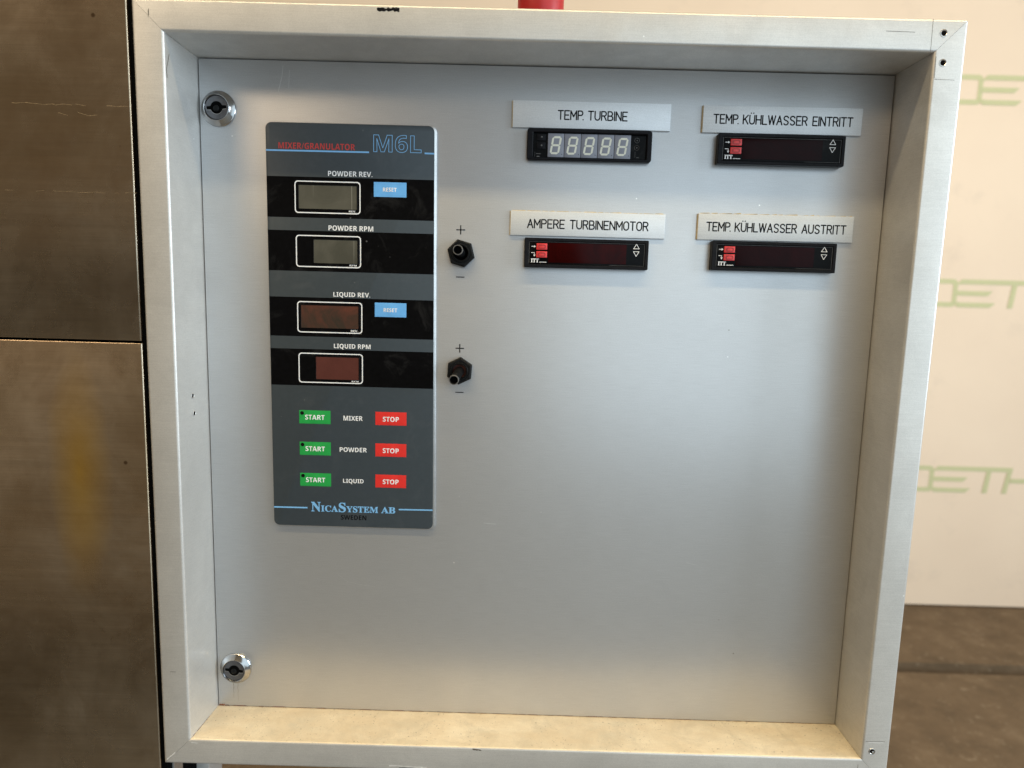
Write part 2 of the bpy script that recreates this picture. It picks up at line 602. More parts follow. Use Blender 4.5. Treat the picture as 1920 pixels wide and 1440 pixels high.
S_ = [(3.8, 5.0)] + arc(2.0, 4.6, 1.8, 1.4, 30, 180, 6) + [(0.35, 3.9), (1.2, 3.25), (2.8, 2.75), (3.65, 2.1)] + arc(2.0, 1.5, 1.8, 1.5, 0, -150, 6)
BOWL = [(0, 6), (2.2, 6)] + arc(2.2, 4.5, 1.5, 1.5, 90, -90, 6)[1:] + [(0, 3)]
GLYPH = {
    'T': (4.0, [[(0, 6), (4, 6)], [(2, 6), (2, 0)]]),
    'E': (3.5, [[(3.5, 6), (0, 6), (0, 0), (3.5, 0)], [(0, 3), (3.0, 3)]]),
    'M': (4.6, [[(0, 0), (0, 6), (2.3, 2.0), (4.6, 6), (4.6, 0)]]),
    'P': (3.7, [[(0, 0), (0, 6)], BOWL]),
    'R': (3.8, [[(0, 0), (0, 6)], BOWL, [(2.0, 3), (3.8, 0)]]),
    'B': (3.9, [[(0, 3), (0, 6), (2.1, 6)] + arc(2.1, 4.5, 1.4, 1.5, 90, -90)[1:] + [(0, 3)], [(2.1, 3)] + arc(2.3, 1.5, 1.6, 1.5, 90, -90)[1:] + [(0, 0), (0, 3)]]),
    'U': (4.0, [[(0, 6), (0, 2)] + arc(2, 2, 2, 2, 180, 360, 8) + [(4, 6)]]),
    'I': (0.0, [[(0, 0), (0, 6)]]),
    'N': (4.0, [[(0, 0), (0, 6), (4, 0), (4, 6)]]),
    'K': (3.9, [[(0, 0), (0, 6)], [(3.8, 6), (0, 2.3)], [(1.3, 3.5), (3.9, 0)]]),
    'H': (4.0, [[(0, 0), (0, 6)], [(4, 0), (4, 6)], [(0, 3), (4, 3)]]),
    'L': (3.4, [[(0, 6), (0, 0), (3.4, 0)]]),
    'W': (5.8, [[(0, 6), (1.4, 0), (2.9, 6), (4.4, 0), (5.8, 6)]]),
    'A': (4.2, [[(0, 0), (2.1, 6), (4.2, 0)], [(0.8, 2.1), (3.4, 2.1)]]),
    'S': (4.0, [S_]),
    'O': (4.0, [arc(2, 4, 2, 2, 0, 180, 8) + arc(2, 2, 2, 2, 180, 360, 8) + [(4, 4)]]),
    '.': (0.0, [[(0, 0), (0.05, 0.05)]]),
}
GLYPH['\u00dc'] = (4.0, GLYPH['U'][1] + [[(1.0, 7.5), (1.05, 7.5)], [(3.0, 7.5), (3.05, 7.5)]])


def engrave(mb, body, x0, x1, z0, h, wd, y, mat):
    gap, pos, lay = 1.35, 0.0, []
    for i, ch in enumerate(body):
        if ch == ' ':
            pos += 2.9 if body[i - 1] == '.' else 3.6
            continue
        g = GLYPH[ch]
        if ch == '.':
            pos -= 1.0
        lay.append((pos, g))
        pos += g[0] + gap
    total = pos - gap
    k = (x1 - x0) / total
    for p, g in lay:
        for st in g[1]:
            mb.stroke([(x0 + (p + a) * k, z0 + b * h / 6) for a, b in st], wd, y, mat)


# ------------------------------------------------------------------ setting: floor and wall behind
FZ = -1015.0
mb = MB()


def slab(mb, x0, x1, y0, y1, z, mat):
    mb.add([(x0, y0, z), (x1, y0, z), (x1, y1, z), (x0, y1, z)], [(0, 1, 2, 3)], mat)


slab(mb, -5000, 7000, -6000, -500, FZ, 'floor_bounce_grey')  # unseen front floor, grey added to reflect cool light into the door
slab(mb, -5000, 7000, -500, 1825, FZ, 'floor_brown')
slab(mb, -5000, 7000, 1897, 2500, FZ, 'floor_brown')
slab(mb, -5000, 7000, 1825, 1897, FZ - 55, 'floor_brown')
mb.add([(-5000, 1825, FZ), (7000, 1825, FZ), (7000, 1825, FZ - 55), (-5000, 1825, FZ - 55)], [(0, 1, 2, 3)], 'floor_brown')
mb.add([(-5000, 1897, FZ - 55), (7000, 1897, FZ - 55), (7000, 1897, FZ), (-5000, 1897, FZ)], [(0, 1, 2, 3)], 'floor_brown')
build('floor', mb, kind='structure', smooth=0)

wall = empty('wall', (2000, 2400, FZ), 'cream wall panel with pale green lettering standing behind the cabinet', 'wall')
mb = MB()
mb.box(-5000, 7000, 2400, 2480, FZ + 6, 2900, 'board_wall', 3)
build('wall_panel', mb, wall)
YW = 2398.5
for i, (zt, xo) in enumerate(((1360, 12), (503, 0), (-340, -14))):
    mb = MB()
    zb, t = zt - 122, 21
    X = lambda v: v + xo

    def bar(pts):
        mb.poly(pts, YW - 1.0, 'wall_green')

    # O: rounded ring sharing its right stem with the E
    o_out = rrect(X(2030), X(2192), zb, zt, 22, 4)
    o_in = rrect(X(2051), X(2172), zb + t, zt - t, 8, 4)
    n = len(o_out)
    mb.add([(x, YW, z) for x, z in o_out + o_in], [(k, (k + 1) % n, n + (k + 1) % n, n + k) for k in range(n)], 'wall_green')
    # E
    bar([(X(2178), zb + 26), (X(2196), zb), (X(2340), zb), (X(2365), zb + t), (X(2208), zb + t)])
    bar([(X(2185), zb + 51), (X(2326), zb + 51), (X(2348), zb + 72), (X(2185), zb + 72)])
    bar([(X(2182), zt - 26), (X(2205), zt - t), (X(2548), zt - t), (X(2548), zt), (X(2208), zt)])
    # T stem, H
    bar([(X(2418), zb), (X(2441), zb), (X(2452), zt - t - 0.5), (X(2430), zt - t - 0.5)])
    bar([(X(2508), zb), (X(2530), zb), (X(2546), zt - t - 0.5), (X(2524), zt - t - 0.5)])
    bar([(X(2541), zb + 50), (X(2640), zb + 50), (X(2640), zb + 71), (X(2543), zb + 71)])
    bar([(X(2640.5), zb), (X(2662), zb), (X(2676), zt), (X(2654), zt)])
    build('lettering', mb, wall, smooth=0)

# ------------------------------------------------------------------ brushed steel cabinet on the left
steel = empty('steel_cabinet', (-300, 160, FZ), 'brown smudged brushed steel cabinet with two stacked panels left of the control box', 'cabinet')


def steel_panel(x1, z0, z1, r=1.1, yf=-43.0):
    m_ = MB()
    prof = [(x1, 20)] + [(x1 - r + r * math.cos(math.radians(a)), yf + r - r * math.sin(math.radians(a))) for a in range(0, 91, 15)] + [(-620, yf)]
    n = len(prof)
    rb = 1.0
    rows = [(z0 + rb, 0, 0), (z0, 0, rb), (z1, 0, rb), (z1 - rb, 0, 0)]
    rows = [(z0, 1.0), (z0 + 0.3, 0.3), (z0 + 1.0, 0.0), (z1 - 1.0, 0.0), (z1 - 0.3, 0.3), (z1, 1.0)]
    vs = []
    for z, push in rows:
        for (x, y) in prof:
            vs.append((x, y + push if y < 0 else y, z))
    fs = []
    for r_ in range(len(rows) - 1):
        for i in range(n - 1):
            fs.append((r_ * n + i, (r_ + 1) * n + i, (r_ + 1) * n + i + 1, r_ * n + i + 1))
    m_.add(vs, fs, 'brushed_steel')
    return m_


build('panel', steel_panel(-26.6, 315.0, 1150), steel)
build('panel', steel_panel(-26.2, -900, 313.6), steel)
mb = MB()
mb.box(-600, -75, -30, 90, FZ + 40, 1140, 'dark_gap')
mb.box(-26.2, -22.5, -40.5, 10, FZ + 40, 900, 'dark_gap')  # black strip added for the shade of the deep gap
build('carcass_gap_shade', mb, steel)
for xa, xb, za, hh, sd in ((-150, -30.5, 480, 0.9, 41), (-78, -52, 474.5, 2.2, 42), (-150, -30, 420.5, 0.6, 43)):
    mb = MB()
    rq = random.Random(sd)
    k_ = 0
    px_, pz_ = xa, za
    while px_ < xb:
        nx_ = px_ + rq.uniform(2, 9)
        nz_ = za + rq.uniform(-1, 1) * hh * 0.8
        if rq.random() < 0.72:
            mb.poly([(px_, pz_ - 0.12), (nx_, nz_ - 0.1), (nx_, nz_ + 0.12), (px_, pz_ + 0.16 + 0.2 * rq.random())], -43.06, 'scratch_bright')
        px_, pz_ = nx_, nz_
    build('scratch', mb, steel, smooth=0)
mb = MB()
mb.box(-32.5, -20.8, -33, -20, -600, -24, 'edge_aluminium', 0.6)
build('corner_strip', mb, steel)

# ------------------------------------------------------------------ control cabinet
cab = empty('control_cabinet', (265, 80, FZ), 'grey aluminium control cabinet with a deep frame, keypad panel and four meters', 'cabinet')
YF = -44.5
FQ = [(-0.8, 0.4), (529.6, 0.9), (530.5, 529.0), (-0.9, 529.8)]       # opening at the front lip: bl br tr tl
BQ = [(1.2, -0.6), (531.2, -1.2), (529.9, 528.8), (1.0, 528.4)]       # opening at the door
SG = [(-1, -1), (1, -1), (1, 1), (-1, 1)]
WR = 21.7


def corner(k, u, y):
    t_ = min(1, max(0, (y - YF) / (-YF)))
    x = FQ[k][0] * (1 - t_) + BQ[k][0] * t_
    z = FQ[k][1] * (1 - t_) + BQ[k][1] * t_
    return x + SG[k][0] * u, z + SG[k][1] * u


RI, RO = 2.0, 2.2
prof = [(0, 6.0), (0, YF + RI)]
prof += [(RI - RI * math.cos(math.radians(a)), YF + RI - RI * math.sin(math.radians(a))) for a in (15, 30, 45, 60, 75, 90)]
prof += [(WR - RO + RO * math.sin(math.radians(a)), YF + RO - RO * math.cos(math.radians(a))) for a in (0, 15, 30, 45, 60, 75, 90)]
prof += [(WR, 8.0), (4, 8.0)]
for side, (a, b) in enumerate(((0, 1), (1, 2), (2, 3), (3, 0))):
    mb = MB()
    n = len(prof)
    vs = []
    dirv = ((1, 0), (0, 1), (-1, 0), (0, -1))[side]
    SEG = 24
    for q_ in range(SEG + 1):
        f = q_ / SEG
        for (u, y) in prof:
            xa, za = corner(a, u, y)
            xb, zb_ = corner(b, u, y)
            xa += dirv[0] * 0.10
            za += dirv[1] * 0.10
            xb -= dirv[0] * 0.10
            zb_ -= dirv[1] * 0.10
            vs.append((xa + (xb - xa) * f, y, za + (zb_ - za) * f))
    fs = []
    for q_ in range(SEG):
        for i in range(n):
            j = (i + 1) % n
            fs.append((q_ * n + i, (q_ + 1) * n + i, (q_ + 1) * n + j, q_ * n + j))
    fs.append(tuple(range(n)))
    fs.append(tuple(range(SEG * n, SEG * n + n))[::-1])
    mb.add(vs, fs, 'frame_aluminium')
    o = build('frame_rail', mb, cab, label=('bottom frame rail with a dusty inner ledge', 'right frame rail with rivet holes', 'top frame rail with a black paint mark', 'left frame rail with two small holes in its reveal')[side])
    if side == 0:
        o.data.materials.append(MATS['ledge_lit_aluminium'])
        for p in o.data.polygons:
            cw = p.center + WPOS[o.name]
            if abs(p.normal.z) > 0.8 and cw.z > -0.004 and cw.y > YF * MM + 0.0005:
                p.material_index = 1

# body behind the frame
mb = MB()
mb.box(-19, 549, 8.2, 210, -18.5, 548, 'frame_aluminium', 1)
build('body', mb, cab)
mb = MB()
mb.box(-2, 533, 4.0, 6.0, -4, 531, 'dark_gap')
build('backing', mb, cab)
mb = MB()
mb.prism([(1.7, 0.2), (530.5, -0.5), (529.3, 528.1), (1.6, 527.8)], 3.5, 0.0, 'door_aluminium', 0.3)
door = build('door', mb, cab, label='smooth grey aluminium door set deep in the frame')
mb = MB()
mb.box(-36, -11.5, 6, 30, FZ, -22.5, 'frame_aluminium', 1)
mb.box(-60, 60, -40, 160, FZ, FZ + 8, 'frame_aluminium', 1)
build('post', mb, cab)
mb = MB()
mb.box(440, 463, 150, 190, FZ, -22.5, 'frame_aluminium', 1)
build('post', mb, cab)


def blob(cx, cz, L, H, y, n, seed, tilt=0.0):
    """ragged outline for paint marks and chips"""
    r = random.Random(seed)
    top = [(cx - L / 2 + L * k / n, cz + H * (0.25 + 0.5 * r.random())) for k in range(n + 1)]
    bot = [(cx - L / 2 + L * k / n, cz - H * (0.1 + 0.5 * r.random())) for k in range(n + 1)]
    out = []
    for k in range(n):
        out.append([top[k], top[k + 1], bot[k + 1], bot[k]])
    return [[(x, z + tilt * (x - cx)) for x, z in q] for q in out]


def mark(name, quads, y, mat, label=None):
    m_ = MB()
    for q in quads:
        m_.poly(q, y, mat)
    return build(name, m_, cab, label=label, smooth=0)


mark('paint_mark', blob(154.6, 547.4, 15.5, 2.6, YF, 14, 3), YF - 0.05, 'engraving_black', 'ragged black paint mark on the top rail')
mark('scuff_mark', blob(226.5, -1.4, 7.0, 1.1, YF, 6, 5, -0.12), YF - 0.05, 'scuff_dark')
mark('scuff_mark', blob(-16.5, -14.5, 7, 1.5, YF, 7, 9, 0.9), YF - 0.05, 'scuff_light')
mark('scuff_mark', blob(2.5, -2.6, 5, 0.8, YF, 4, 19, -0.1), YF - 0.05, 'scuff_light')
mark('scuff_mark', blob(172, -17.6, 30, 1.2, YF, 16, 11, -0.03), YF - 0.05, 'scuff_light')
mark('scuff_mark', blob(178, -18.8, 26, 0.5, YF, 12, 12, -0.02), YF - 0.07, 'scuff_dark')
mark('scuff_mark', blob(-10.6, 541.0, 0.7, 5.5, YF, 2, 13), YF - 0.05, 'scuff_dark')
mark('scuff_mark', blob(-12.5, 57, 4.5, 0.35, YF, 4, 14), YF - 0.05, 'scuff_dark')
mark('scuff_mark', [[(527.6, 528.5), (527.85, 528.5), (527.6, 550.2), (527.3, 550.2)]], YF - 0.05, 'scuff_dark', 'thin seam of the upper corner joint')
mark('scuff_mark', [[(532.3, 511.4), (532.3, 511.1), (546.3, 510.8), (546.3, 511.0)]], YF - 0.05, 'scuff_dark')
mark('scuff_mark', [[(532.0, 512), (532.3, 512), (532.1, 526), (531.8, 526)]], YF - 0.05, 'scuff_dark')
mark('scuff_mark', [[(531.8, 15.5), (547, 15.8), (547, 16.1), (531.8, 15.8)]], YF - 0.05, 'scuff_dark')
mark('scuff_mark', [[(527.5, -4), (527.8, -4), (527.9, -20), (527.6, -20)]], YF - 0.05, 'scuff_dark')
mark('scuff_mark', [[(496, 541.6), (516, 541.3), (516, 541.6), (496, 541.9)]], YF - 0.05, 'scuff_dark')
mark('scuff_mark', blob(540, 15.0, 12, 0.8, YF, 8, 31), YF - 0.06, 'scuff_light')
# scratch on the left reveal (plane x = -0.8 .. 1)
mb = MB()
pts = [(-0.68, -42.2, 500), (-0.66, -42.6, 506), (-0.60, -40.4, 512), (-0.55, -38.6, 517)]
for k in range(3):
    (xa, ya, za), (xb, yb, zb_) = pts[k], pts[k + 1]
    mb.add([(xa + 0.09, ya, za), (xa + 0.09, ya + 0.5, za), (xb + 0.09, yb + 0.5, zb_), (xb + 0.09, yb, zb_)], [(0, 1, 2, 3)], 'scuff_dark')
build('scratch', mb, cab, smooth=0)

# faint hand scuffs on the door
for pts_, wd in ((((365, 385), (371, 390.5), (379, 394)), 0.35), (((366, 384), (371, 388.5)), 0.5), (((105, 121), (113, 115), (122, 113), (136, 111)), 0.22),
                 (((226, 169), (236, 168.4)), 0.5), (((62, 505), (65, 516), (66, 524)), 0.5), (((70, 508), (71, 521)), 0.35), (((395, 140), (404, 138)), 0.3)):
    mb = MB()
    mb.stroke(pts_, wd, -0.06, 'scuff_faint')
    build('scuff_mark', mb, cab, smooth=0)

# rivet holes
for k, (hx, hz) in enumerate(((535.6, 541.3), (537.0, 522.0), (537.6, 7.4))):
    mb = MB()
    mb.lathe(hx, hz, [(2.7, YF + 0.02), (2.55, YF - 0.25), (2.1, YF - 0.35), (1.75, YF - 0.1), (1.7, YF - 0.03)], 'hole_steel', 24, cap=False)
    mb.lathe(hx, hz, [(1.75, YF - 0.04), (1.7, YF - 0.05)], 'dark_gap', 24)  # flat black disc paints the shade inside the hole
    if k == 2:
        mb.lathe(hx + 0.5, hz - 0.4, [(0.9, YF - 0.05), (0.8, YF - 0.5), (0.3, YF - 0.7)], 'hole_steel', 14)
    build('rivet_hole', mb, cab)
for hy, hz in ((-23.4, 272.4), (-21.9, 258.4)):
    mb = MB()
    xs = 0.12
    n = 18
    a_ = [2 * math.pi * k / n for k in range(n)]
    mb.add([(xs + 0.12, hy + 1.5 * math.cos(t), hz + 1.5 * math.sin(t)) for t in a_], [tuple(range(n))], 'dark_gap')  # hole is not cut, its inner shade is a black disc
    mb.add([(xs + 0.05, hy + 1.5 * math.cos(t), hz + 1.5 * math.sin(t)) for t in a_] + [(xs + 0.3, hy + 1.8 * math.cos(t), hz + 1.8 * math.sin(t)) for t in a_] + [(xs, hy + 2.3 * math.cos(t), hz + 2.3 * math.sin(t)) for t in a_],
           [(k, (k + 1) % n, n + (k + 1) % n, n + k) for k in range(n)] + [(n + k, n + (k + 1) % n, 2 * n + (k + 1) % n, 2 * n + k) for k in range(n)], 'frame_aluminium')
    build('screw_hole', mb, cab)

# rust along the lower joint and in the lower left corner
mb = MB()
r = random.Random(4)
x = 1.0
while x < 530:
    L = r.uniform(2, 16)
    h = r.uniform(0.05, 0.34) * (1.6 if x < 180 else 0.9)
    zz = 0.15 - 0.7 * x / 530
    mb.add([(x, -0.10, zz - 0.1), (x + L, -0.10, zz - 0.1), (x + L * 0.8, -0.10, zz + h), (x + L * 0.2, -0.10, zz + h * 0.7)], [(0, 1, 2, 3)], 'rust')
    x += L * r.uniform(0.8, 1.8)
for k in range(26):
    cx, cz, q_ = 1.6 + abs(r.gauss(0, 3.2)), 0.3 + abs(r.gauss(0, 0.5)), r.uniform(0.2, 0.7)
    mb.add([(cx - q_, -0.12 - 0.002 * k, cz - q_ * .6), (cx + q_, -0.12 - 0.002 * k, cz - q_ * .5), (cx + q_ * .5, -0.12 - 0.002 * k, cz + q_ * .8), (cx - q_ * .6, -0.12 - 0.002 * k, cz + q_ * .6)], [(0, 1, 2, 3)], 'rust')
build('rust_seam', mb, cab, label='rust brown line where the door meets the ledge', smooth=0)
for (k, lo_, hi_, wd) in ((0, 0.02, 0.97, 0.35), (1, 0.02, 0.9, 0.16)):
    mb = MB()
    for q_ in range(20):
        f0, f1 = lo_ + (hi_ - lo_) * q_ / 20, lo_ + (hi_ - lo_) * (q_ + 0.8) / 20
        y0_, y1_ = -f0 * 42, -f1 * 42
        (xa, za), (xb, zb_) = corner(k, 0, y0_), corner(k, 0, y1_)
        wq = wd * r.uniform(0.4, 1.3)
        sx_ = 1 if k == 0 else -1
        mb.add([(xa + sx_ * 0.05, y0_, za + 0.08), (xb + sx_ * 0.05, y1_, zb_ + 0.08), (xb + sx_ * wq, y1_, zb_ + 0.08), (xa + sx_ * wq, y0_, za + 0.08)], [(0, 1, 2, 3)], 'rust')
    build('rust_seam', mb, cab, label='rust line along the %s mitre of the ledge' % ('left', 'right')[k], smooth=0)

# ------------------------------------------------------------------ locks


def make_lock(cx, cz, cyx, cyz, rot, label):
    L = empty('cam_lock', (cx, 0, cz), parent=cab)
    L['label'] = label
    m_ = MB()
    m_.lathe(cx, cz, [(13.3, 0), (13.3, -0.7), (13.0, -1.1), (12.5, -1.3), (10.1, -4.3), (9.6, -4.7), (9.3, -4.6), (9.1, -4.2), (9.0, -3.0)], 'chrome', 64, cap=False)
    build('rose', m_, L)
    m_ = MB()
    m_.lathe(cx, cz, [(9.0, -3.0), (8.8, -3.6), (8.5, -3.8)], 'lock_core', 48, cap=True)
    build('cylinder', m_, L)
    # bow-tie keyway: round pit with two side notches, a centre pin
    m_ = MB()
    out = []
    for k in range(40):
        a = 2 * math.pi * k / 40
        d = abs(math.atan2(math.sin(a), math.cos(a)))
        d = min(d, math.pi - d)
        rr_ = 7.6 if d < 0.24 else 4.7
        out.append((cx + rr_ * math.cos(a + rot), cz + rr_ * math.sin(a + rot)))
    m_.poly(out, -3.84, 'dark_gap')
    for k in range(len(out)):
        (xa, za), (xb, zb_) = out[k], out[(k + 1) % len(out)]
        if zb_ + za < 2 * cz + 1:
            m_.add([(xa, -3.87, za), (xb, -3.87, zb_), (xb, -3.87, zb_ - 0.22), (xa, -3.87, za - 0.22)], [(0, 1, 2, 3)], 'edge_aluminium')
    build('keyway', m_, L)
    m_ = MB()
    m_.lathe(cx - 0.3, cz - 0.6, [(2.3, -3.87), (2.2, -4.2), (1.6, -4.5), (0.8, -4.6)], 'nut_plastic', 24)
    build('pin', m_, L)
    return L


make_lock(16.1, 491.4, 15.9, 491.2, 0.08, 'upper chromed door lock')
make_lock(17.3, 34.6, 17.0, 35.4, -0.10, 'lower chromed door lock with a drip mark under it')
mb = MB()
plain('door_stain', (0.26, 0.23, 0.19), 0.6, 0.4, var=0.3)
for dx, z0_, z1_, wd in ((-2.6, 7, 21.5, 0.40), (1.1, 4, 21.0, 0.34)):
    for k in range(10):
        f0, f1 = k / 10, (k + 0.92) / 10
        wob = 0.15 * math.sin(k * 1.7 + dx)
        za, zb_ = z1_ + (z0_ - z1_) * f0, z1_ + (z0_ - z1_) * f1
        wa = wd * (1 - 0.7 * f0)
        mb.poly([(17.3 + dx + wob, za), (17.3 + dx + wob + wa, za), (17.3 + dx + wob + wa * 0.9, zb_), (17.3 + dx + wob, zb_)], -0.05, 'door_stain')
build('drip_mark', mb, cab, label='two thin dried drips under the lower lock', smooth=0)

# ------------------------------------------------------------------ hex nut switches


def make_switch(cx, cz, ang, tipdx, tipdz, tiplen, label, rusty=False):
    S = empty('toggle_switch', (cx, 0, cz), parent=cab)
    S['label'] = label
    m_ = MB()
    hexo = [(cx + 11.0 * math.cos(math.radians(ang + 60 * k)), cz + 11.0 * math.sin(math.radians(ang + 60 * k))) for k in range(6)]
    hexf = inset(hexo, 1.1)
    hole = [(cx + 7.2 * math.cos(math.radians(ang + 7.5 * k)), cz + 7.2 * math.sin(math.radians(ang + 7.5 * k))) for k in range(48)]
    vs = [(x, 0, z) for x, z in hexo] + [(x, -3.9, z) for x, z in hexo] + [(x, -5.2, z) for x, z in hexf]
    fs = []
    for r_ in (0, 1):
        for k in range(6):
            fs.append((r_ * 6 + k, r_ * 6 + (k + 1) % 6, (r_ + 1) * 6 + (k + 1) % 6, (r_ + 1) * 6 + k))
    o_ = len(vs)
    vs += [(x, -5.2, z) for x, z in hole] + [(x, -1.5, z) for x, z in hole]
    for k in range(6):
        for q_ in range(8):
            a_i, b_i = k * 8 + q_, (k * 8 + q_ + 1) % 48
            fs.append((12 + k if q_ < 4 else 12 + (k + 1) % 6, o_ + b_i, o_ + a_i))
        fs.append((12 + k, 12 + (k + 1) % 6, o_ + k * 8 + 4))
    fs += [(o_ + k, o_ + (k + 1) % 48, o_ + 48 + (k + 1) % 48, o_ + 48 + k) for k in range(48)]
    fs.append(tuple(range(o_ + 48, o_ + 96)))
    m_.add(vs, fs, 'nut_plastic')
    build('hex_nut', m_, S, smooth=20)
    m_ = MB()
    m_.lathe(cx, cz, [(6.9, -3.0), (6.9, -6.3), (6.6, -6.7), (6.0, -6.7), (5.5, -5.8), (5.3, -4.0)], 'nut_plastic', 40, cap=False)
    m_.lathe(cx, cz, [(5.3, -4.0), (4.0, -3.2)], 'collar_rust' if rusty else 'dark_gap', 30)
    build('collar', m_, S)
    m_ = MB()
    y0_, y1_ = -3.0, -tiplen
    sx_, sz_ = tipdx / (y1_ - y0_), tipdz / (y1_ - y0_)
    bx, bz = cx - sx_ * y0_, cz - sz_ * y0_
    m_.lathe(bx, bz, [(3.6, y0_), (3.7, y1_ + 2.2), (3.9, y1_ + 1.8), (3.9, y1_ + 0.4)], 'nut_plastic', 28, cap=False, shear=(sx_, sz_))
    m_.lathe(bx, bz, [(3.9, y1_ + 0.4), (3.7, y1_), (3.2, y1_)], 'nut_rim', 28, cap=False, shear=(sx_, sz_))
    m_.lathe(bx, bz, [(3.2, y1_), (3.0, y1_ + 2.6)], 'dark_gap', 28, cap=True, shear=(sx_, sz_))
    build('lever', m_, S)
    return S


make_switch(203.8, 387.4, 44.5, -1.6, 1.8, 14, 'upper hex switch with its stub lever tilted up')
make_switch(204.2, 295.2, 26.5, -3.0, -5.6, 19, 'lower hex switch with its stub lever tilted down', True)
for px, pz, arm, wh in ((203.0, 405.6, 3.5, 'upper'), (203.8, 313.0, 3.4, 'lower')):
    mb = MB()
    mb.rect(px - arm, px + arm, pz - 0.4, pz + 0.4, -0.10, 'engraving_black')
    mb.rect(px - 0.4, px + 0.4, pz - arm, pz + arm, -0.12, 'engraving_black')
    build('plus_sign', mb, cab, label='black plus sign above the %s switch' % wh, smooth=0)
for px, pz, wh in ((203.2, 369.2, 'upper'), (204.1, 277.5, 'lower')):
    mb = MB()
    mb.rect(px - 3.3, px + 3.3, pz - 0.36, pz + 0.36, -0.10, 'engraving_black')
    build('minus_sign', mb, cab, label='black minus sign below the %s switch' % wh, smooth=0)

# ------------------------------------------------------------------ engraved name plates


def plate(x0, x1, z0, z1, words, tx0, tx1, tz, th, glue, skew=0.0):  # one engraved plate
    m_ = MB()
    m_.prism([(x0, z0), (x1, z0 + skew), (x1, z1 + skew), (x0, z1)], 0, -1.9, 'plate_aluminium', 0.25, side='plate_aluminium')
    engrave(m_, words, tx0, tx1, tz, th, 0.98, -1.93, 'engraving_black')
    if glue:
        r_ = random.Random(int(x0))
        xx = x0 + 1
        while xx < x1 - 4:
            L_ = r_.uniform(3, 14)
            m_.prism([(xx, z1 + 0.02), (min(xx + L_, x1 - 1), z1 + 0.02 + skew), (min(xx + L_, x1 - 1) - 0.6, z1 + r_.uniform(0.25, 0.75) + skew), (xx + 0.5, z1 + r_.uniform(0.2, 0.6))], -0.01, -1.3, 'glue')
            xx += L_ + r_.uniform(0, 1.5)
    m_.box(x0 - 0.55, x0 - 0.02, 0, -1.2, z0 + 0.3, z1 - 0.3, 'glue')
    return build('name_plate', m_, cab, label='plate engraved ' + words)


plate(241.3, 361.4, 483.2, 503.0, 'TEMP. TURBINE', 275.9, 328.3, 489.8, 6.3, False)
plate(386.0, 506.6, 483.0, 502.9, 'TEMP. K\u00dcHLWASSER EINTRITT', 394.2, 499.4, 489.9, 6.3, False, 0.3)
plate(241.7, 361.6, 402.6, 421.2, 'AMPERE TURBINENMOTOR', 255.1, 348.4, 408.5, 6.3, True)
plate(387.1, 507.2, 402.9, 422.7, 'TEMP. K\u00dcHLWASSER AUSTRITT', 394.0, 501.4, 409.8, 6.3, True, 0.5)

# ------------------------------------------------------------------ panel meters with two red keys


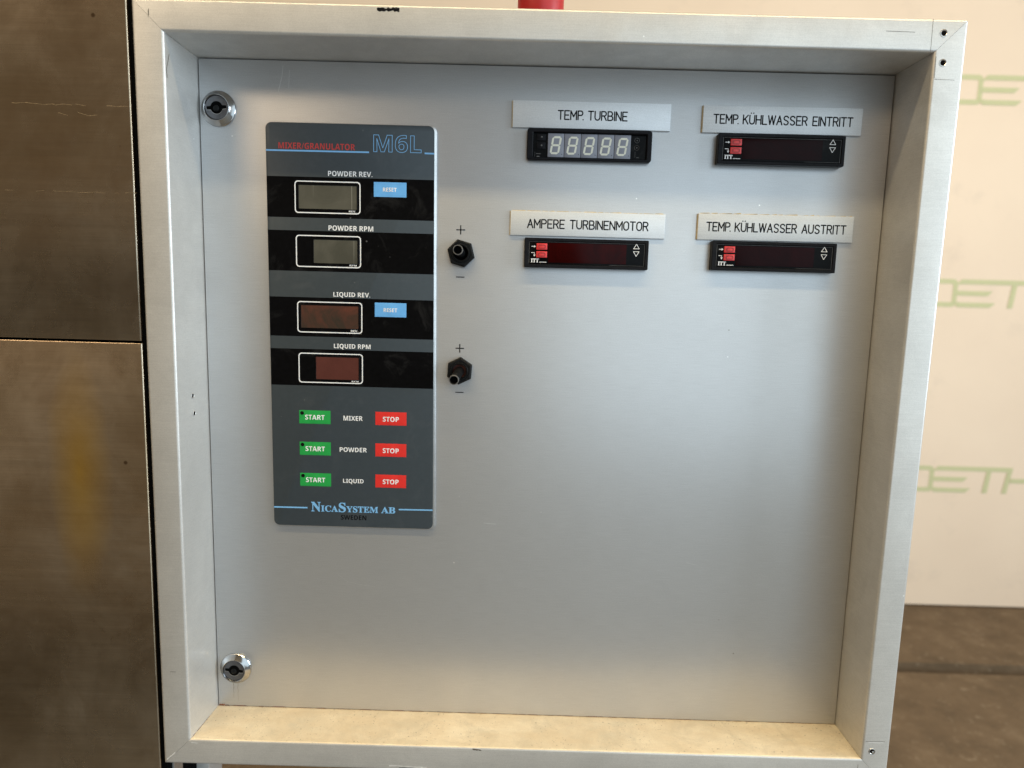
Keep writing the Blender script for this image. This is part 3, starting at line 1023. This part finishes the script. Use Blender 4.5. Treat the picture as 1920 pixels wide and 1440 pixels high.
def red_meter(x0, z1, dx_skew, glass, label):
    """96 x 23 mm meter; x0, z1: its upper left corner"""
    W_, H_ = 96.0, 22.5
    T = empty('panel_meter', (x0 + W_ / 2, 0, z1 - H_ / 2), parent=cab)
    T['label'] = label
    X = lambda v: x0 + v
    Z = lambda v: z1 - v
    YM = -6.0
    m_ = MB()
    m_.ring(rrect(X(0), X(W_), Z(H_), Z(0), 0.8, 3), rrect(X(3.3), X(W_ - 2.6), Z(H_ - 2.4), Z(2.4), 0.4, 3), 0, YM, 'black_plastic', 0.35)
    m_.box(X(0.4), X(W_ - 0.4), 0, -4.4, Z(H_ - 0.4), Z(0.4), 'black_plastic')
    build('bezel', m_, T)
    m_ = MB()
    m_.box(X(3.5), X(W_ - 2.8), -4.45, -5.3, Z(H_ - 2.6), Z(2.6), 'film_black', 0.1)
    # thin pale border line
    for a_, b_, c_, d_ in ((3.7, 3.9, 2.9, 19.6), (W_ - 3.2, W_ - 3.05, 2.9, 19.6), (3.9, W_ - 3.2, 2.85, 3.0), (W_ - 30, W_ - 3.2, 19.5, 19.62)):
        m_.rect(X(a_), X(b_), Z(d_), Z(c_), -5.340, 'nut_rim')
    # arrows
    m_.rect(X(5.4), X(8.0), Z(6.75), Z(6.35), -5.360, 'print_white')
    m_.poly([(X(7.4), Z(5.6)), (X(8.9), Z(6.55)), (X(7.4), Z(7.5))], -5.365, 'print_white')
    m_.rect(X(5.3), X(8.0), Z(11.6), Z(11.2), -5.360, 'print_white')
    m_.rect(X(7.6), X(8.0), Z(13.0), Z(11.2), -5.362, 'print_white')
    m_.poly([(X(6.9), Z(12.8)), (X(8.7), Z(12.8)), (X(7.8), Z(14.4))], -5.365, 'print_white')
    # maker's letters and the fine line of print
    text(m_, serif('ITT'), X(5.3), X(11.3), Z(18.7), Z(15.9), -5.370, 'print_white', 'serif', 0.01)
    for k in range(9):
        m_.rect(X(11.9 + 0.62 * k), X(11.9 + 0.62 * k + 0.45), Z(18.7), Z(18.2 - 0.12 * (k % 3 == 1)), -5.370, 'print_white')
    # up and down triangles
    tri = [(X(84.4), Z(6.4)), (X(88.8), Z(6.4)), (X(86.6), Z(2.9))]
    m_.stroke(tri, 0.42, -5.370, 'print_white', True)
    tri = [(X(84.4), Z(8.6)), (X(88.8), Z(8.6)), (X(86.6), Z(12.2))]
    m_.stroke(tri, 0.42, -5.370, 'print_white', True)
    build('front_film', m_, T)
    m_ = MB()
    m_.box(X(18.6), X(79.0), -5.35, -5.5, Z(18.6), Z(3.6), glass, 0.05)
    build('display_window', m_, T)
    for kz in (4.2, 10.2):
        m_ = MB()
        m_.box(X(9.2), X(17.6), -5.3, -6.3, Z(kz + 4.8), Z(kz), 'meter_key_red', 0.35)
        m_.ring(rrect(X(10.7), X(16.4), Z(kz + 4.0), Z(kz + 0.9), 1.3, 5), rrect(X(11.3), X(15.8), Z(kz + 3.5), Z(kz + 1.4), 0.9, 5), -6.28, -6.7, 'meter_key_dark')
        m_.box(X(11.4), X(15.7), -6.28, -6.5, Z(kz + 3.4), Z(kz + 1.5), 'meter_key_red', 0.1)
        build('key', m_, T)
    return T


red_meter(397.7, 481.9, 0, 'smoked_dark', 'meter under the EINTRITT plate, near black window')
red_meter(253.1, 400.6, 0, 'smoked_red_lit', 'meter under the AMPERE plate, dark red window')
red_meter(398.1, 402.1, 0, 'smoked_dark', 'meter under the AUSTRITT plate, near black window')

# five digit meter
T = empty('panel_meter', (300.3, 0, 470.5), parent=cab)
T['label'] = 'meter under the TEMP. TURBINE plate with five unlit digits'
mb = MB()
mb.ring(rrect(252.8, 347.8, 459.0, 482.4, 2.2, 4), rrect(257.4, 344.0, 461.2, 479.6, 0.6, 4), 0, -4.6, 'black_plastic', 0.6)
mb.box(253.5, 347, 0, -1.0, 459.8, 481.6, 'film_black')
build('bezel', mb, T)
mb = MB()
mb.box(257.6, 343.8, -1.05, -1.6, 461.4, 479.4, 'film_black')
for zc in (476.4, 470.2):
    mb.box(260.2, 266.9, -1.6, -2.4, zc - 2.6, zc + 2.3, 'black_plastic', 0.3)
    mb.lathe(263.9, zc, [(0.7, -2.4), (0.5, -2.7)], 'nut_rim', 12)
mb.stroke(arc(336.8, 475.7, 1.8, 1.8, 0, 360, 20), 0.18, -1.64, 'nut_rim')
mb.stroke(arc(336.8, 470.3, 1.8, 1.8, 0, 360, 20), 0.18, -1.64, 'scuff_dark')
for zc in (475.7, 470.3):
    mb.lathe(336.8, zc, [(0.5, -1.6), (0.4, -1.9)], 'nut_rim', 12)
mb.rect(258.9, 259.05, 461.9, 465.4, -1.64, 'nut_rim')
mb.rect(260.0, 263.4, 464.0, 464.35, -1.64, 'nut_rim')
mb.rect(260.4, 262.6, 461.9, 462.5, -1.64, 'nut_rim')
mb.rect(335.6, 335.75, 463.0, 467.4, -1.64, 'nut_rim')
mb.rect(336.8, 338.8, 462.9, 463.2, -1.64, 'nut_rim')
build('front_film', mb, T)
for k in range(5):
    x0 = 268.7 + 12.72 * k
    mb = MB()
    mb.box(x0, x0 + 12.35, -1.7, -2.7, 461.7, 479.2, 'digit_module', 0.2)
    o = build('digit_module', mb, T)
    # seven slanted segments
    m2 = MB()
    sl = 0.16

    def P(u, v):
        return (x0 + 1.35 + u + sl * v, 463.8 + v)

    Wd, Hd, th = 7.3, 13.3, 1.5
    g = 0.10

    def seg_h(v):
        return [P(th * .5 + g, v), P(th + g, v - th / 2), P(Wd - th - g, v - th / 2), P(Wd - th * .5 - g, v), P(Wd - th - g, v + th / 2), P(th + g, v + th / 2)]

    def seg_v(u, v0, v1):
        return [P(u, v0 + g), P(u + th / 2, v0 + th / 2 + g), P(u + th / 2, v1 - th / 2 - g), P(u, v1 - g), P(u - th / 2, v1 - th / 2 - g), P(u - th / 2, v0 + th / 2 + g)]

    for v in (th / 2, Hd / 2, Hd - th / 2):
        m2.poly(seg_h(v), -2.75, 'digit_segment')
    for u in (th / 2, Wd - th / 2):
        m2.poly(seg_v(u, th / 2, Hd / 2), -2.75, 'digit_segment')
        m2.poly(seg_v(u, Hd / 2, Hd - th / 2), -2.75, 'digit_segment')
    m2.lathe(x0 + 10.9, 463.9, [(0.3, -2.74), (0.25, -2.75)], 'film_black', 10)
    build('digit_segments', m2, T, smooth=0)

# ------------------------------------------------------------------ membrane keypad
K = empty('keypad_panel', (118, 0, 322), parent=cab)
K['label'] = 'tall dark grey keypad panel with coloured keys'
mb = MB()
mb.prism(tilted_rr(53.1, 185.9, 52.3, 183.7, 162.6, 482.8, 5), 0, -1.7, 'edge_aluminium', 0.25)
build('backing_plate', mb, K)
YP = -3.0
mb = MB()


mb.prism(tilted_rr(53.6, 184.2, 52.7, 181.9, 163.6, 482.1, 4.5), -1.71, YP, 'film_grey', 0.15)
y1 = YP - 0.03
xl = lambda z: 52.75 + 0.9 * (482 - z) / 318 + 0.1
xr = lambda z: 181.9 + 2.3 * (482 - z) / 318 - 0.1
for zt, zb_ in ((442.2, 411.5), (401.6, 370.5), (350.2, 319.4), (309.4, 280.1)):
    mb.poly([(xl(zb_), zb_), (xr(zb_), zb_), (xr(zt), zt), (xl(zt), zt)], y1, 'film_black')
# blue rules
mb.poly([(xl(461), 460.8), (132, 461.0), (132, 462.2), (xl(462), 462.0)], y1, 'print_blue')
mb.poly([(174.6, 461.3), (xr(461), 461.2), (xr(462), 462.4), (174.6, 462.5)], y1, 'print_blue')
mb.poly([(xl(178), 178.2), (81.2, 178.3), (81.2, 179.5), (xl(179), 179.4)], y1, 'print_blue')
mb.poly([(156.2, 178.9), (xr(179), 179.2), (xr(180), 180.3), (156.2, 180.1)], y1, 'print_blue')
y2 = YP - 0.07
text(mb, 'MIXER/GRANULATOR', 62.5, 121.3, 462.7, 467.4, y2, 'print_red')
text(mb, 'M6L', 135.3, 172.2, 461.8, 474.9, y2, 'print_blue', outline=0.008)
for body, a_, b_, z_ in (('POWDER REV.', 100.4, 134.6, 443.2), ('POWDER RPM', 100.4, 135.3, 402.2), ('LIQUID REV.', 103.8, 132.8, 351.0), ('LIQUID RPM', 103.9, 133.1, 310.3)):
    dz = 0.5 if 'Q' in body else 0.0
    text(mb, body, a_, b_, z_ - dz, z_ + 3.9, y2, 'print_white')
for body, a_, b_, z_ in (('MIXER', 111.2, 126.7, 252.5), ('POWDER', 108.0, 130.1, 226.6), ('LIQUID', 110.6, 127.4, 200.4)):
    dz = 0.45 if 'Q' in body else 0.0
    text(mb, body, a_, b_, z_ - dz, z_ + 3.75, y2, 'print_white')
text(mb, 'SWEDEN', 108.6, 129.6, 169.6, 173.6, y2, 'engraving_black')
for body, a_, b_, z_, hgt in (('N', 84.4, 92.0, 175.9, 8.0), ('ICA', 92.4, 106.2, 176.0, 5.2), ('S', 107.0, 112.6, 175.9, 8.0), ('YSTEM', 113.2, 139.2, 176.0, 5.2), ('AB', 141.8, 153.3, 176.1, 5.2)):
    text(mb, serif(body), a_, b_, z_, z_ + hgt, y2, 'print_blue', 'serif', 0.008)
build('film', mb, K)

for z_t, z_b, xa_, xb_, wx0, wx1, wz0, wz1, mat_, cap_, lab in (
        (439.3, 414.9, 74.4, 125.4, 77.6, 122.5, 418.3, 436.1, 'lcd_olive', 'REV.', 'powder revolution display with a wide olive screen'),
        (398.3, 373.7, 74.8, 125.7, 88.8, 122.8, 377.0, 395.0, 'lcd_olive', 'RPM', 'powder speed display with a narrow olive screen'),
        (347.1, 322.5, 75.1, 126.6, 78.2, 123.5, 326.3, 344.1, 'lcd_brown', 'REV.', 'liquid revolution display with a wide reddish brown screen'),
        (306.4, 282.4, 75.6, 127.0, 89.6, 123.6, 285.5, 303.4, 'lcd_maroon', 'RPM', 'liquid speed display with a narrow maroon screen')):
    D = MB()
    D.ring(rrect(xa_, xb_, z_b, z_t, 2.6, 5), rrect(xa_ + 0.8, xb_ - 0.8, z_b + 0.8, z_t - 0.8, 2.0, 5), y1 - 0.02, y1 - 0.08, 'print_white')
    text(D, cap_, 116.4 + (xb_ - 125.4), 121.9 + (xb_ - 125.4), z_b + 1.35, z_b + 2.9, y1 - 0.06, 'print_white', offset=0.0)
    o = build('display', D, K, label=lab)
    D = MB()
    D.ring(rrect(wx0 - 0.9, wx1 + 0.7, wz0 - 0.6, wz1 + 0.9, 0.4, 3), rrect(wx0, wx1, wz0, wz1, 0.2, 3), y1 - 0.01, y1 - 0.22, 'film_black', 0.08)
    D.rect(wx0, wx1, wz0, wz1, y1 - 0.04, mat_)
    build('screen', D, K)


def membrane_key(name, x0, x1, z0, z1, mat_, words, tx0, tx1, tz, th, led=False, label=None):
    D = MB()
    N = 12
    cx, cz = (x0 + x1) / 2, (z0 + z1) / 2
    M_ = 8
    vs, fs = [], []
    for i in range(N + 1):
        for j in range(M_ + 1):
            x, z = x0 + (x1 - x0) * i / N, z0 + (z1 - z0) * j / M_
            r_ = math.hypot(x - cx, z - cz)
            d = 0.45 * math.exp(-(r_ / 3.6) ** 2)
            edge = 0.0 if i in (0, N) or j in (0, M_) else 0.10
            vs.append((x, y1 - 0.06 - edge - d, z))
    for i in range(N):
        for j in range(M_):
            a_ = i * (M_ + 1) + j
            fs.append((a_, a_ + M_ + 1, a_ + M_ + 2, a_ + 1))
    D.add(vs, fs, mat_)
    v_, f_ = text_geo(words)
    ax, bx = min(v.x for v in v_), max(v.x for v in v_)
    az, bz = min(v.y for v in v_), max(v.y for v in v_)
    for q_, (sx, sz) in enumerate(thick(0.0)):
        tv = []
        for v in v_:
            x, z = tx0 + (v.x - ax) / (bx - ax) * (tx1 - tx0) + sx * th, tz + (v.y - az) / (bz - az) * th + sz * th
            d = 0.45 * math.exp(-(math.hypot(x - cx, z - cz) / 3.6) ** 2)
            tv.append((x, y1 - 0.24 - d - 0.003 * q_, z))
        D.add(tv, f_, 'print_white')
    o_ = build(name, D, K, label=label)
    if led:
        D = MB()
        D.lathe(x0 + 2.4, z1 - 2.3, [(1.5, y1 - 0.1), (1.5, y1 - 0.24), (1.3, y1 - 0.26)], 'lens_black', 20)
        build('indicator_led', D, K)


membrane_key('reset_key', 135.7, 160.9, 428.6, 439.7, 'key_blue', 'RESET', 142.8, 153.3, 432.6, 3.0, label='blue RESET key of the powder row')
membrane_key('reset_key', 136.5, 161.4, 336.4, 347.5, 'key_blue', 'RESET', 143.5, 154.2, 340.3, 3.0, label='blue RESET key of the liquid row')
for zc, nm_ in ((254.6, 'mixer'), (228.7, 'powder'), (202.8, 'liquid')):
    membrane_key('start_key', 75.55, 100.8, zc - 5.5, zc + 5.4, 'key_green', 'START', 80.3, 96.1, zc - 2.2, 4.0, True, 'green START key of the %s row' % nm_)
    membrane_key('stop_key', 137.0, 162.1, zc - 5.1, zc + 5.7, 'key_red', 'STOP', 143.0, 156.0, zc - 2.1, 4.0, False, 'red STOP key of the %s row' % nm_)

# ------------------------------------------------------------------ red plastic dome standing on the cabinet
mb = MB()
n = 48
pr = [(13.0, 0), (15.3, 0.3), (15.6, 1.2), (16.0, 4), (16.2, 8), (16.2, 30), (15.5, 40), (13.5, 48), (9, 53), (3, 55)]
vs = []
for r_, h in pr:
    for k in range(n):
        a_ = 2 * math.pi * k / n
        rr_ = r_ * (1 + (0.012 if (k % 4 == 0 and 1 < h < 40) else 0))
        vs.append((259.6 + rr_ * math.cos(a_), -25.0 + rr_ * math.sin(a_), 551.2 + h))
fs = []
for q_ in range(len(pr) - 1):
    for k in range(n):
        j = (k + 1) % n
        fs.append((q_ * n + k, q_ * n + j, (q_ + 1) * n + j, (q_ + 1) * n + k))
fs.append(tuple(range((len(pr) - 1) * n, len(pr) * n)))
fs.append(tuple(range(n))[::-1])
mb.add(vs, fs, 'red_plastic')
build('signal_lamp', mb, label='red plastic lamp housing standing on the top edge of the control cabinet', cat='lamp', origin=(259.6, -25, 551.2))
